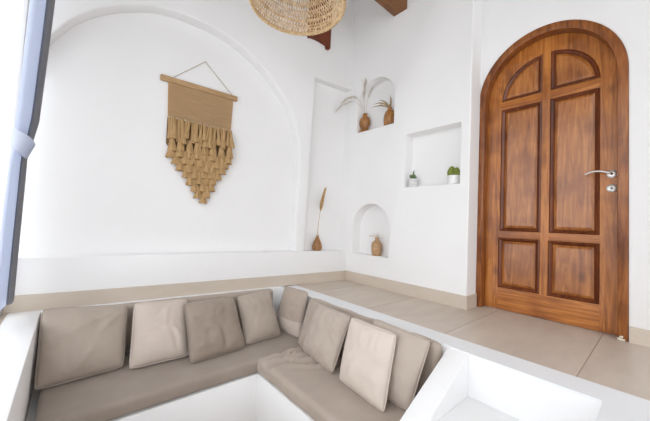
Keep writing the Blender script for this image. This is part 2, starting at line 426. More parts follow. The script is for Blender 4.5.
# ------------------------------------------------------------------ door
door = bpy.data.objects.new('door_1', None); C.objects.link(door); door.location = (EX, DC, 0)
prop(door, 'varnished brown wooden arched door with six panels in its frame', 'door', kind='structure')
FW = .062; LXF = 3.05
out = [(DC+DA-.001,0.001)] + ell(DC, DZ, DA-.001, DB-.001) + [(DC-DA+.001,0.001)]
inn = [(DC+DA-FW,0.001)] + ell(DC, DZ, DA-FW, DB-FW*1.05) + [(DC-DA+FW-.008,0.001)]
bm = bmesh.new()
n = len(out)
layers = []
for poly, x in ((out,EX-.008),(inn,EX-.008),(inn,LXF-.001),(out,LXF-.001)):
    layers.append([bm.verts.new((x,a,b)) for a,b in poly])
for A, B in zip(layers, layers[1:]+layers[:1]):
    for i in range(n-1): bm.faces.new((A[i],A[i+1],B[i+1],B[i]))
bm.faces.new([l[0] for l in layers]); bm.faces.new([l[-1] for l in reversed(layers)])
bevel(bm, .006, 2)
obj('door_frame', bm, M['door_frame'], door)
# leaf with six recesses
LA = DA-.006; LB = DB-.006
lf = [(DC+LA,.004)] + ell(DC, DZ, LA, LB) + [(DC-LA,.004)]
bm = bmesh.new(); prism(bm, lf, lambda a,b: (LXF,a,b), lambda a,b: (LXF+.045,a,b))
leaf = obj('door_leaf', bm, M['door_stile'], door)
rects = [(.687,1.004,.728,1.880),(.313,.628,.728,1.880),(.690,1.012,.203,.662),(.313,.632,.203,.662)]
def arch_panel(side, r, inset=0):
    cy = .657; z0 = 1.957+inset
    pts = []
    R = r-inset
    gap = .030+inset
    a0 = math.asin((z0-1.957)/R) if inset else 0
    a1 = math.acos(gap/R)
    for k in range(15):
        a = a0+(a1-a0)*k/14
        pts.append((cy+side*R*math.cos(a), 1.957+R*math.sin(a)))
    pts.append((cy+side*gap, z0))
    return pts
def rect_poly(y0,y1,z0,z1,i=0): return [(y0+i,z0+i),(y1-i,z0+i),(y1-i,z1-i),(y0+i,z1-i)]
shapes = [lambda i, r=r: rect_poly(*r, i) for r in rects] + [lambda i, s=s: arch_panel(s, .345, i) for s in (1,-1)]
cs = []
for s in shapes:
    b = bmesh.new(); prism(b, s(0), lambda a,bb: (LXF-.05-EX,a-DC,bb), lambda a,bb: (LXF+.020-EX,a-DC,bb)); cs.append(cutter(b))
for c in cs: c.location = world_loc(leaf)
cut_all(leaf, cs, .003)
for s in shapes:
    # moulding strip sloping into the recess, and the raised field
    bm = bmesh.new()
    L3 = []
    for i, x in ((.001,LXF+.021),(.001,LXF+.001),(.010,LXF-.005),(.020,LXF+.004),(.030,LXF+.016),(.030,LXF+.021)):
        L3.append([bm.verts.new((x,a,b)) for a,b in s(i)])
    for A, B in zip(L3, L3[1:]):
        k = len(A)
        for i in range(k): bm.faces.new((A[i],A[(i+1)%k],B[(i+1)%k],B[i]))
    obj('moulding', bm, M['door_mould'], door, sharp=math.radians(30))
    bm = bmesh.new()
    L3 = []
    for i, x in ((.0315,LXF+.021),(.0315,LXF+.015),(.052,LXF+.004)):
        L3.append([bm.verts.new((x,a,b)) for a,b in s(i)])
    for A, B in zip(L3, L3[1:]):
        k = len(A)
        for i in range(k): bm.faces.new((A[i],A[(i+1)%k],B[(i+1)%k],B[i]))
    bm.faces.new(L3[-1])
    obj('panel', bm, M['door_panel'], door, sharp=math.radians(15))
# handle and lock
hy, hz = .246, 1.190
def disc(y, z, r, x0, x1, rz=None):
    bm = bmesh.new(); rz = rz or r
    ring = lambda x, s: [bm.verts.new((x, y+s*r*math.cos(2*PI*k/32), z+s*rz*math.sin(2*PI*k/32))) for k in range(32)]
    A, B, D = ring(x1,1), ring(x0+.003,1), ring(x0,.88)
    for P_, Q in ((A,B),(B,D)):
        for k in range(32): bm.faces.new((P_[k],P_[(k+1)%32],Q[(k+1)%32],Q[k]))
    bm.faces.new(D); return bm
h = obj('door_handle', disc(hy, hz, .030, LXF-.010, LXF), M['metal'], door)
bm = bmesh.new(); tube(bm, [(LXF-.008,hy,hz),(LXF-.035,hy,hz),(LXF-.048,hy+.006,hz+.002),(LXF-.055,hy+.025,hz+.009),(LXF-.056,hy+.055,hz+.019),(LXF-.055,hy+.09,hz+.022),(LXF-.053,hy+.12,hz+.015),(LXF-.050,hy+.147,hz+.002)], lambda t: .0095-.003*t, 12)
o = obj('lever', bm, M['metal'], h)
lk = obj('lock_plate', disc(hy, 1.083, .030, LXF-.009, LXF), M['metal'], door)
obj('keyhole', disc(hy, 1.083, .011, LXF-.012, LXF-.008), M['dark'], lk)
bm = bmesh.new()
for y,z,s in ((.196,.012,.012),(.180,.010,.010),(.188,.030,.009)):
    bmesh.ops.create_icosphere(bm, subdivisions=2, radius=s, matrix=Matrix.Translation((2.935,y,z)) @ Matrix.Diagonal((.9,1.2,1,1)))
for v in bm.verts: v.co += Vector((0,0,.004*noise.noise(v.co*120))); v.co.z = max(.0005, v.co.z)
prop(obj('plaster_chip', bm, M['plasterchip']), 'small crumbly plaster chip on the floor at the right foot of the door frame', 'debris')

# ------------------------------------------------------------------ beams
bm = bmesh.new(); box(bm, (LX-.02, 1.908, 3.218), (NX+.03, 2.09, 3.46)); bevel(bm, .006)
prop(obj('roof_beam', bm, M['beam']), 'thick brown timber roof beam running into the white wall above the niches', 'beam', kind='structure')
bm = bmesh.new()
T0, T1 = -.745, -.425
arc = [(T0,2.945),(T0+.012,2.938),(T0+.02,2.950)] + [(T0+.03+(T1-T0-.085)*k/12, 2.952-.006*k/12+.012*math.sin(PI*k/12)) for k in range(13)] + [(T1-.048,2.908),(T1,2.914),(T1,CE-.001),(T0,CE-.001)]
prism(bm, arc, lambda a,b: (a,-.02,b), lambda a,b: (a,.03,b)); bevel(bm, .004)
prop(obj('timber_post', bm, M['post'], xf=W1), 'reddish brown timber board with notched foot high on the wall behind the pendant lamp', 'beam', kind='structure')

# ------------------------------------------------------------------ pendant lamp
lc = Vector((.812, 1.226, 1.842)); LR = .241
lamp = thing('pendant_lamp', (lc.x, lc.y, lc.z), 'woven rattan dome pendant lamp with braided rim hanging over the sunken sofa', 'lamp')
DH = .17
def dome(u, a):           # u 0 at the rim .. 1 at the crown
    th = u*PI/2
    rr_ = LR*(math.cos(th)**.9 if u < 1 else 0)
    return lc + Vector((rr_*math.cos(a), rr_*math.sin(a), DH*math.sin(th)))
bm = bmesh.new()
NS = 84
for fam in (-1, 1):
    for k in range(NS):
        a0 = 2*PI*k/NS
        tube(bm, [dome(u/13*.955, a0+fam*.55*(u/13)+.022*noise.noise(Vector((k*3.1,u*.9,fam)))) for u in range(14)], lambda t: .0027-.0010*t, 4, False)
for k in range(NS):
    a0 = 2*PI*(k+.5)/NS
    tube(bm, [dome(u/6*.62, a0+.02*math.sin(u*2.6)) for u in range(7)], .0019, 4, False)
for u in (.06,.12,.18,.25,.33,.42,.52,.64,.78,.95):
    tube(bm, [dome(u, 2*PI*k/96)+Vector((0,0,.0012*math.sin(k*PI/2))) for k in range(96)], .0022, 5, closed=True)
for u in (.275,):
    tube(bm, [dome(u, 2*PI*k/96)+Vector((0,0,-.003)) for k in range(96)], .0040, 6, closed=True)
obj('lamp_shade', bm, M['rattan'], lamp)
bm = bmesh.new()
for ph in (0, 2*PI/3, 4*PI/3):
    tube(bm, [lc + Vector((( LR+.005*math.cos(k*.42+ph))*math.cos(2*PI*k/360), (LR+.005*math.cos(k*.42+ph))*math.sin(2*PI*k/360), .005*math.sin(k*.42+ph))) for k in range(360)], .0052, 6, closed=True)
obj('rim', bm, M['rattan_rim'], lamp)
bm = bmesh.new(); tube(bm, [lc+Vector((0,0,DH-.06)), lc+Vector((0,0,DH+.3)), Vector((lc.x,lc.y,CE-.03))], .004, 8); obj('cord', bm, M['cord'], lamp)
bm = bmesh.new(); lathe(bm, [(.022,DH-.07),(.022,DH-.005),(.03,DH+.0),(.03,DH+.012),(.01,DH+.02)], lc, 20); obj('socket', bm, M['frame_w'], lamp)
bm = bmesh.new(); lathe(bm, [(.004,.045),(.02,.05),(.029,.066),(.028,.082),(.016,.103),(.012,.115)], lc, 20); obj('bulb', bm, M['pot_w'], lamp)
bm = bmesh.new(); lathe(bm, [(.05,CE-lc.z-.03),(.05,CE-lc.z-.002),(.03,CE-lc.z-.001)], lc, 24); obj('ceiling_rose', bm, M['frame_w'], lamp)

# ------------------------------------------------------------------ curtain
cur = thing('curtain', (-.25,2.64,.14), 'grey blue curtain gathered with a tieback beside the bright window', 'curtain')
def interp(tab, z):
    for (z0,v0),(z1,v1) in zip(tab, tab[1:]):
        if z <= z1: return v0+(v1-v0)*max(0,min(1,(z-z0)/(z1-z0)))
    return tab[-1][1]
ZT = 2.72
right_tab = [(.14,-.236),(.6,-.234),(1.05,-.232),(1.14,-.214),(1.30,-.192),(1.5,-.186),(2.1,-.170),(ZT,-.155)]
left_tab = [(.14,-.306),(.6,-.304),(1.0,-.296),(1.15,-.292),(1.5,-.284),(2.1,-.278),(ZT,-.270)]
zs = [.14+(ZT-.14)*k/60 for k in range(61)]
def cloth(prof, name, m, thick=.004):
    """prof: cross-section (s across 0..1, y); s is stretched between the left and right edge"""
    bm = bmesh.new(); A = []
    pr = smooth_poly(prof, 5)
    for z in zs:
        l, r = interp(left_tab, z), interp(right_tab, z)
        row = []
        pin = 1-.25*math.exp(-((z-1.14)/.10)**2)
        for i,(s,y) in enumerate(pr):
            yy = 2.62+(y-2.70)*pin
            row.append(bm.verts.new((l+(r-l)*s+.002*noise.noise(Vector((s*4,yy*9,z*2))), yy, z)))
        A.append(row)
    for a, b in zip(A, A[1:]):
        for i in range(len(a)-1): bm.faces.new((a[i],a[i+1],b[i+1],b[i]))
    bmesh.ops.solidify(bm, geom=bm.faces[:], thickness=thick)
    return obj(name, bm, m, cur)
cloth([(0.0,2.80),(.02,2.66),(.12,2.56),(.30,2.535),(.48,2.55),(.62,2.60),(.66,2.68),(.60,2.76)], 'curtain_panel', M['curtain'])
cloth([(.62,2.84),(.58,2.72),(.76,2.67),(.95,2.685),(1.0,2.73),(.93,2.82),(.78,2.86)], 'curtain_edge_strip', M['grey_edge'])  # separate darker grey strip of cloth along the right edge
bm = bmesh.new()
rings = []
for z, gx in ((1.065,.002),(1.075,.006),(1.12,.006),(1.165,.007),(1.175,.003)):
    l, r = interp(left_tab, z)-gx, interp([(1.04,-.240),(1.08,-.236),(1.17,-.205),(1.25,-.190)], z)+gx
    cx, ax = (l+r)/2, (r-l)/2; ring = []
    for k in range(28):
        a = 2*PI*k/28; c_, s_ = math.cos(a), math.sin(a)
        tilt = -.030*c_
        ring.append(bm.verts.new((cx+ax*abs(c_)**.7*(1 if c_>0 else -1), 2.61+.135*abs(s_)**.8*(1 if s_>0 else -1), z+tilt)))
    rings.append(ring)
for a, b in zip(rings, rings[1:]):
    for k in range(28): bm.faces.new((a[k],a[(k+1)%28],b[(k+1)%28],b[k]))
bm.faces.new(rings[0]); bm.faces.new(rings[-1])
obj('tieback', bm, M['curtain'], cur)
bm = bmesh.new(); tube(bm, [(-.235,-1.4,2.745),(-.235,2.90,2.745)], .012, 12)
rod = prop(obj('curtain_rod', bm, M['metal']), 'slim metal curtain rod carrying the grey blue curtain above the window', 'curtain rod')
for y in (-1.2, .8, 2.85):
    bm = bmesh.new(); box(bm, (LX-.001,y-.012,2.735), (-.225,y+.012,2.755)); obj('bracket', bm, M['metal'], rod)

# ------------------------------------------------------------------ seat and back cushions
def sag(seed, amp, folds=None):
    def f(p, n):
        d = amp*(noise.noise(p*7+Vector((seed,0,0)))*.6 + noise.noise(p*17+Vector((seed,3,0)))*.4)
        if folds: d += folds(p)*max(0, n.z)
        return p + n*d
    return f
ZS = -.357; ZB = -.461
g_seat = 'seat cushions of the sunken corner sofa'
bm = bmesh.new()
rbox(bm, (-.072,2.052,ZB), (1.79,2.70,ZS), .034, .045, sag(1, .006))
c = obj('seat_cushion', bm, M['seat_left']); prop(c, 'long taupe seat cushion under the row of four pillows along the arched wall', 'seat cushion', g_seat)
def folds(p):
    w = math.exp(-((p.y-2.0)/.16)**2)*.5 + math.exp(-((p.x-1.55)/.22)**2)*math.exp(-((p.y-1.85)/.3)**2)*.8
    q = p.x*.45 + p.y
    return w*(.018*math.sin(q*58+3*noise.noise(p*5)) + .008*math.sin(p.y*100+p.x*30))
bm = bmesh.new()
rbox(bm, (1.157,.868,ZB+.002), (1.79,2.075,ZS+.004), .036, .024, sag(4, .006, folds))
c = obj('seat_cushion', bm, M['seat']); prop(c, 'rumpled taupe seat cushion on the door side, running down to the sloping white arm', 'seat cushion', g_seat)
def seam(bm_pts, parent, r=.0035, m='fab_dark'):
    bm = bmesh.new(); tube(bm, bm_pts, r, 6, closed=True); return obj('piping', bm, M[m], parent)
# long back cushions
bm = bmesh.new(); rbox(bm, (-2.86,-.158,ZS+.006), (-1.10,-.060,.012), .035, .05, sag(9, .006))
c = obj('back_cushion', bm, M['fab_mid'], xf=W1); prop(c, 'long low taupe back cushion standing against the arched wall behind the pillows', 'back cushion', 'back cushions of the sunken corner sofa')
def wavy(p, n):
    return sag(12, .006)(p, n) + Vector((0,0,.004*max(0,n.z)*math.sin(p.y*19+1)))
bm = bmesh.new(); rbox(bm, (1.715,.885,ZS+.008), (1.797,2.17,.022), .040, .04, wavy)
c = obj('back_cushion', bm, M['fab_dark'], base=(1.756,1.53,ZS)); prop(c, 'long taupe back cushion on the door side, rounded end showing beside the sloping white arm', 'back cushion', 'back cushions of the sunken corner sofa')
seam([(1.732,y,.018+.004*math.sin(y*19+1)) for y in [.93+1.19*k/70 for k in range(71)]] + [(1.726,2.12-1.19*k/70,.016+.004*math.sin((2.12-1.19*k/70)*19+1)) for k in range(71)], c, .003)

# ------------------------------------------------------------------ throw pillows
def pillow(bl, br, tr, tl, T, m, label, seed, crease=.006, face=(0,-1,.3), band=None, pin=.035):
    bl, br, tr, tl = map(Vector, (bl, br, tr, tl))
    N = 40
    nrm = (br-bl).cross(tl-bl).normalized()
    if nrm.dot(Vector(face)) < 0: nrm = -nrm
    bm = bmesh.new(); G = {}
    rnd = random.Random(seed*13+5); lines = []
    for k in range(9):
        a = rnd.uniform(0, 2*PI); r_ = rnd.uniform(.25,.9)
        c_ = Vector((.5+.5*r_*math.cos(a), .5+.5*r_*math.sin(a))); th = a+rnd.uniform(-.9,.9)
        lines.append((c_, Vector((math.cos(th),math.sin(th))), rnd.uniform(.10,.28), rnd.uniform(.022,.05), rnd.uniform(-1,1)))
    ew, eh = (br-bl).normalized(), (tl-bl).normalized()
    def base(u, v):
        # sides bow inwards a little between the corners
        uu_, vv_ = u*2-1, v*2-1
        pu = uu_*(1-pin*(1-vv_*vv_)*abs(uu_)**2); pv = vv_*(1-pin*.8*(1-uu_*uu_)*abs(vv_)**2)
        kc = 1-.055*(abs(uu_)*abs(vv_))**5
        U, V_ = (pu*kc+1)/2, (pv*kc+1)/2
        return bl*(1-U)*(1-V_) + br*U*(1-V_) + tr*U*V_ + tl*(1-U)*V_
    for side in (1,-1):
        for i in range(N+1):
            for j in range(N+1):
                u = .5-.5*math.cos(PI*i/N)*.5-(.5-i/N)*.5; v = .5-.5*math.cos(PI*j/N)*.5-(.5-j/N)*.5
                u = i/N*.5+.5*(.5-.5*math.cos(PI*i/N)); v = j/N*.5+.5*(.5-.5*math.cos(PI*j/N))
                edge = i in (0,N) or j in (0,N)
                if edge and side == -1: G[(side,i,j)] = G[(1,i,j)]; continue
                a, b = abs(2*u-1), abs(2*v-1)
                hgt = T*.5*max(0,(1-a**2.6))**.55*max(0,(1-b**2.6))**.55
                hgt *= (1.08-.16*v)
                p = base(u, v)
                w = (1-a**4)*(1-b**4)
                q = Vector((u*3+seed*7.3, v*3, side*2.))
                d = crease*1.25*w*(noise.noise(q*1.3)*1.4 + .8*noise.noise(Vector((u*9+v*4+seed, v*5-u*3, side))) )
                for c_, dr, ln, wd_, am in lines:
                    q2 = Vector((u,v))-c_; al = q2.dot(dr); ac = q2.x*dr.y-q2.y*dr.x+.10*al*al*am
                    d += side*0 + crease*2.6*am*math.exp(-(ac/wd_)**2-(al/ln)**4)*min(1, 4*(1-max(a,b)))
                # gathers running in from the edges
                ed = max(a,b)
                d += crease*1.1*(max(0,ed-.5)/.5)*(1-ed**6)*(.35+noise.noise(Vector((u*3,v*3,seed*2.))))*math.sin((v if a>b else u)*34+seed+5*noise.noise(q*2))
                G[(side,i,j)] = bm.verts.new(p + nrm*side*((hgt+d)*(1 if side == 1 else .22) if not edge else 0))
        for i in range(N):
            for j in range(N):
                f = [G[(side,i,j)],G[(side,i+1,j)],G[(side,i+1,j+1)],G[(side,i,j+1)]]
                bm.faces.new(f)
    rim = []
    for k in range(N): rim.append((k/N,0))
    for k in range(N): rim.append((1,k/N))
    for k in range(N): rim.append((1-k/N,1))
    for k in range(N): rim.append((0,1-k/N))
    pts = [base(i*.5+.5*(.5-.5*math.cos(PI*i)), j*.5+.5*(.5-.5*math.cos(PI*j))) for i,j in rim]
    ctr = (bl+br+tr+tl)/4
    pts = [p+(p-ctr).normalized()*.002 + nrm*.002*noise.noise(p*25) for p in pts]
    o = obj('throw_pillow', bm, m, base=(bl+br)/2, sharp=None)
    prop(o, label, 'pillow', 'throw pillows on the sunken corner sofa')
    b2 = bmesh.new(); tube(b2, pts, .0042, 6, closed=True); obj('piping', b2, m, o)
    return o
F1 = (.0,-1,.5); F2 = (-1,0,.5)
pillow((-.100,2.437,-.352),(.348,2.466,-.345),(.378,2.70,.030),(-.106,2.70,.070), .17, M['fab_mid'], 'wide taupe pillow leaning into the corner against the white parapet by the curtain', 1, face=F1)
pillow((.367,2.400,-.345),(.760,2.390,-.345),(.800,2.675,.022),(.413,2.68,.037), .16, M['fab_pale'], 'smooth pale taupe pillow, second from the white parapet by the curtain', 2, face=F1, crease=.004)
pillow((.723,2.253,-.350),(1.179,2.291,-.345),(1.160,2.555,.023),(.743,2.55,.022), .15, M['fab_deep'], 'creased brown taupe pillow leaning in front of its two neighbours below the wall hanging', 3, face=F1, crease=.008)
pillow((1.195,2.330,-.345),(1.560,2.345,-.345),(1.565,2.62,.028),(1.226,2.62,.000), .15, M['fab_mid'], 'taupe pillow at the inner end of the arched-wall row beside the corner pillow', 4, face=F1)
# corner pillow with a paler lower band
def two_tone():
    m, nt, N, L, P = mat('two_tone_velvet')
    tc = N.new('ShaderNodeTexCoord'); sep = N.new('ShaderNodeSeparateXYZ'); L.new(tc.outputs['Object'], sep.inputs[0])
    lt = N.new('ShaderNodeMath'); lt.operation = 'LESS_THAN'; lt.inputs[1].default_value = .135; L.new(sep.outputs['Z'], lt.inputs[0])
    nz = N.new('ShaderNodeTexNoise'); nz.inputs['Scale'].default_value = 6; L.new(tc.outputs['Object'], nz.inputs[0])
    a = N.new('ShaderNodeMixRGB'); a.inputs[1].default_value = (.37,.30,.245,1); a.inputs[2].default_value = (.42,.345,.285,1); L.new(nz.outputs['Fac'], a.inputs[0])
    b = N.new('ShaderNodeMixRGB'); b.inputs[2].default_value = (.53,.45,.39,1); L.new(lt.outputs[0], b.inputs[0]); L.new(a.outputs[0], b.inputs[1]); L.new(b.outputs[0], P.inputs['Base Color'])
    P.inputs['Roughness'].default_value = .75; P.inputs['Sheen Weight'].default_value = .2
    return m
pillow((1.625,2.560,-.345),(1.652,2.190,-.345),(1.745,2.20,.064),(1.745,2.60,.048), .12, two_tone(), 'boxy taupe pillow with a paler lower band standing in the inner corner', 5, face=F2, crease=.003, pin=.03)
pillow((1.575,2.105,-.345),(1.552,1.690,-.345),(1.715,1.72,.005),(1.715,2.128,.030), .06, M['fab_mid'], 'mostly hidden taupe pillow squeezed between the boxy corner pillow and the rumpled pillow', 6, face=F2, pin=.02)
pillow((1.535,1.985,-.345),(1.480,1.540,-.350),(1.655,1.548,.025),(1.665,1.935,.029), .15, M['fab_rose'], 'rumpled taupe pillow with folded lower corner, leaning in front of the mostly hidden one', 7, face=F2, crease=.010)
pillow((1.462,1.462,-.345),(1.424,1.044,-.352),(1.595,1.095,.045),(1.605,1.505,.043), .15, M['fab_light'], 'lightest beige pillow standing frontmost on the door side of the sofa', 8, face=F2, crease=.0035)
pillow((1.540,1.34,-.345),(1.540,.955,-.345),(1.690,.915,.045),(1.690,1.36,.060), .12, M['fab_rose'], 'taupe pillow behind the lightest pillow and beside the sloping white arm', 9, face=F2, crease=.004)

# ------------------------------------------------------------------ macrame wall hanging
NB = .150                          # back plane of the arch recess in wall coordinates
mac = thing('macrame_wall_hanging', tuple(w1(-1.86,NB-.02,.867)), 'tan jute wall hanging with stepped tassels hung inside the white arch', 'wall hanging')
def wobj(name, bm, m, parent, **k): return obj(name, bm, m, parent, xf=W1, **k)
bm = bmesh.new(); box(bm, (-2.232,NB-.032,1.970),(-1.512,NB-.004,2.022)); bevel(bm,.006); wobj('hanging_rod', bm, M['wood_bar'], mac)
bm = bmesh.new()
N1, N2 = 60, 40
bl_, br_ = -2.150, -1.560; tl_, tr_ = -2.166, -1.553
g = [[None]*(N2+1) for _ in range(N1+1)]
for i in range(N1+1):
    for j in range(N2+1):
        v = j/N2; u = i/N1; l = bl_+(tl_-bl_)*v; r = br_+(tr_-br_)*v
        z = 1.640+(1.985-1.640)*v
        g[i][j] = bm.verts.new((l+(r-l)*u, NB-.020+.0025*math.sin(u*9)+(.0012 if j%2 else 0), z))
for i in range(N1):
    for j in range(N2): bm.faces.new((g[i][j],g[i+1][j],g[i+1][j+1],g[i][j+1]))
bmesh.ops.solidify(bm, geom=bm.faces[:], thickness=.008)
wobj('woven_panel', bm, M['jute'], mac)
bm = bmesh.new()
for a, b in (((-2.13,NB-.018,2.022),(-1.85,NB-.006,2.285)),((-1.85,NB-.006,2.285),(-1.565,NB-.018,2.022))):
    tube(bm, [a,b], .0030, 6)
wobj('hanging_string', bm, M['string'], mac)
bm = bmesh.new(); tube(bm, [(-1.85,NB+.004,2.283),(-1.85,NB-.012,2.286)], .005, 8); prop(wobj('wall_nail', bm, M['metal'], None), 'small nail in the arch holding the string of the jute wall hanging', 'nail')
# netting the tassels are tied to
bm = bmesh.new()
prism(bm, [(-2.150,1.645),(-1.560,1.645),(-1.562,1.42),(-1.80,.96),(-1.84,.96),(-2.148,1.40)], lambda a,b: (a,NB-.010,b), lambda a,b: (a,NB-.004,b))
wobj('net_backing', bm, M['net'], mac)
bm = bmesh.new()
for k in range(26):
    t = -2.143+.576*k/25
    bmesh.ops.create_icosphere(bm, subdivisions=1, radius=.0095, matrix=Matrix.Translation((t,NB-.030,1.640+.004*math.sin(k*2.3)))@Matrix.Diagonal((1,.8,1,1)))
wobj('knot_row', bm, M['knot'], mac)
def tassel_bm(t, n, ztop, L, r, flare, seed, tilt=0):
    bm = bmesh.new(); seg = 12; rings = []
    prof = [(0,.60),(.07,.90),(.16,.80),(.24,.86),(.5,1.0),(.8,1.0+flare*.6),(1,1.0+flare)]
    for s, k in prof:
        ring = []
        for a in range(seg):
            w = 1+.20*(a%2)+.22*noise.noise(Vector((a*1.7,seed,s*2)))
            ring.append(bm.verts.new((t+tilt*s+r*k*w*math.cos(2*PI*a/seg), n+.62*r*k*w*math.sin(2*PI*a/seg), ztop-L*s-(.012*noise.noise(Vector((a*2.1,seed*3.3,0))) if s==1 else 0))))
        rings.append(ring)
    for A, B in zip(rings, rings[1:]):
        for a in range(seg): bm.faces.new((A[a],A[(a+1)%seg],B[(a+1)%seg],B[a]))
    bm.faces.new(list(reversed(rings[0]))); bm.faces.new(rings[-1])
    return bm
rt = random.Random(11)
for k in range(27):
    t = -2.140+.570*k/26+rt.uniform(-.005,.005)
    wobj('fringe_tassel', tassel_bm(t, NB-.042-.010*(k%3), 1.634, .185+rt.uniform(-.03,.045), .0125, 1.0, k, rt.uniform(-.028,.028)), M['tassel'], mac)
rows = [8,8,7,6,5,4,3,2,1]
for q, cnt in enumerate(rows):
    z1_ = 1.345-.0595*q + (.0 if q else 0)
    z1_ = 1.350-.060*q
    ctr = -1.842+.048*(q/8)**1.2
    pitch_ = .0765 if q < 2 else .0745
    for k in range(cnt):
        t = ctr+(k-(cnt-1)/2)*pitch_
        if q == 0: t += .0
        skew = .02*(k-(cnt-1)/2)/max(1,cnt)*1.0
        wobj('tassel', tassel_bm(t+rt.uniform(-.006,.006), NB-.040+.0018*q-.008*(k%2), z1_+.113+skew+rt.uniform(-.007,.007), .122, .0265, .34, q*11+k, rt.uniform(-.014,.014)), M['tassel'], mac)

# ------------------------------------------------------------------ vases, plants
def blade(bm, pts, wmax, m_=1):
    """thin curved leaf with a little thickness"""
    pts = [Vector(p) for p in pts]; n = len(pts); A = []
    for i, p in enumerate(pts):
        d = (pts[min(i+1,n-1)]-pts[max(0,i-1)]).normalized(); s = d.cross(Vector((.9,.3,.2))).normalized(); up = d.cross(s)
        t = i/(n-1); w = wmax*math.sin(PI*min(1,.15+.85*t))*.9+.0006
        A.append([bm.verts.new(p+s*w), bm.verts.new(p+up*.0012), bm.verts.new(p-s*w), bm.verts.new(p-up*.0012)])
    for a, b in zip(A, A[1:]):
        for k in range(4): bm.faces.new((a[k],a[(k+1)%4],b[(k+1)%4],b[k]))
    bm.faces.new(A[0]); bm.faces.new(list(reversed(A[-1])))
def curve(p0, p1, p2, n=14):
    p0,p1,p2 = map(Vector,(p0,p1,p2)); return [p0*(1-t)**2+p1*2*t*(1-t)+p2*t*t for t in [i/(n-1) for i in range(n)]]
def plume(bm, path, spread, count, L, seed, r=.0011):
    rnd = random.Random(seed); n = len(path)
    for k in range(count):
        t = rnd.random()**.8; i = min(n-2, int(t*(n-1))); p = path[i].lerp(path[i+1], t*(n-1)-i)
        d = (path[i+1]-path[i]).normalized()
        s = Vector((rnd.uniform(-1,1),rnd.uniform(-1,1),rnd.uniform(-1,1))); s = (s-d*s.dot(d)).normalized()
        e = p + d*L*rnd.uniform(.5,1) + s*spread*rnd.uniform(.3,1)*(1-.5*t)
        tube(bm, [p, p.lerp(e,.5)+s*spread*.15, e], lambda q: r*(1-.6*q), 3, False)

# upper arched niche
ZN = 1.9205
bm = bmesh.new(); lathe(bm, [(.082,0),(.086,.012),(.080,.030),(.058,.046),(.050,.060),(.062,.085),(.078,.125),(.080,.160),(.068,.195),(.044,.222),(.032,.240),(.036,.262),(.028,.262),(.024,.235)], (2.838,2.560,ZN), 32)
for v in bm.verts: v.co.x = 2.838+(v.co.x-2.838)*.70; v.co.y = 2.560+(v.co.y-2.560)*1.0
prop(obj('wooden_vase', bm, M['vase_amber']), 'amber brown bulbous wooden vase on a flared foot in the upper arched niche', 'vase')
bm = bmesh.new(); st = Vector((2.838,2.56,ZN+.24))
P1 = curve(st,(2.80,2.575,2.40),(2.72,2.47,2.555)); P2 = curve(st,(2.80,2.56,2.40),(2.76,2.555,2.585)); P3 = curve(st,(2.74,2.60,2.52),(2.56,2.705,2.295)); P4 = curve(st,(2.74,2.62,2.48),(2.55,2.80,2.215)); P5 = curve(st,(2.80,2.50,2.38),(2.70,2.34,2.400))
for p in (P1,P2,P3,P4,P5): tube(bm, p, .0022, 5)
plume(bm, P1[6:], .035, 150, .06, 1); plume(bm, P2[6:], .022, 110, .06, 2); plume(bm, P3[5:], .032, 130, .07, 3, .0012); plume(bm, P4[7:], .03, 100, .06, 4); plume(bm, P5[7:], .03, 90, .05, 5)
dg_ = prop(obj('dried_plume', bm, M['grass'], base=st), 'tall dried pampas grass spraying from the bulbous vase in the upper niche', 'dried grass')
bm = bmesh.new(); P6 = curve((2.836,2.556,ZN+.245),(2.70,2.42,2.56),(2.56,1.98,2.335), 20); tube(bm, P6, .0014, 4); plume(bm, P6[7:], .055, 230, .07, 8, .0012)
obj('feather_plume', bm, M['feather'], dg_)
bm = bmesh.new(); lathe(bm, [(.056,0),(.066,.012),(.074,.05),(.078,.095),(.074,.140),(.058,.182),(.034,.212),(.024,.224),(.028,.236),(.018,.236),(.016,.22)], (2.832,2.157,ZN), 32)
for v in bm.verts: v.co.x = 2.832+(v.co.x-2.832)*.8
prop(obj('wooden_vase', bm, M['vase_amber']), 'dark amber egg-shaped wooden vase at the right of the upper arched niche', 'vase')
bm = bmesh.new(); s2 = Vector((2.832,2.157,ZN+.22))
for q in (((2.79,2.22,2.26),(2.74,2.345,2.215)),((2.79,2.22,2.22),(2.72,2.36,2.175)),((2.80,2.20,2.27),(2.76,2.29,2.255)),((2.82,2.13,2.22),(2.76,2.085,2.235)),((2.82,2.13,2.20),(2.75,2.07,2.195)),((2.80,2.12,2.24),(2.77,2.11,2.28)),((2.80,2.18,2.24),(2.74,2.26,2.185)),((2.80,2.15,2.20),(2.76,2.10,2.15))):
    blade(bm, curve(s2, *q, 9), .009)
prop(obj('dried_sprig', bm, M['leaf_dry'], base=s2), 'short curling dried leaves sticking out of the egg-shaped vase in the upper niche', 'dried leaves')

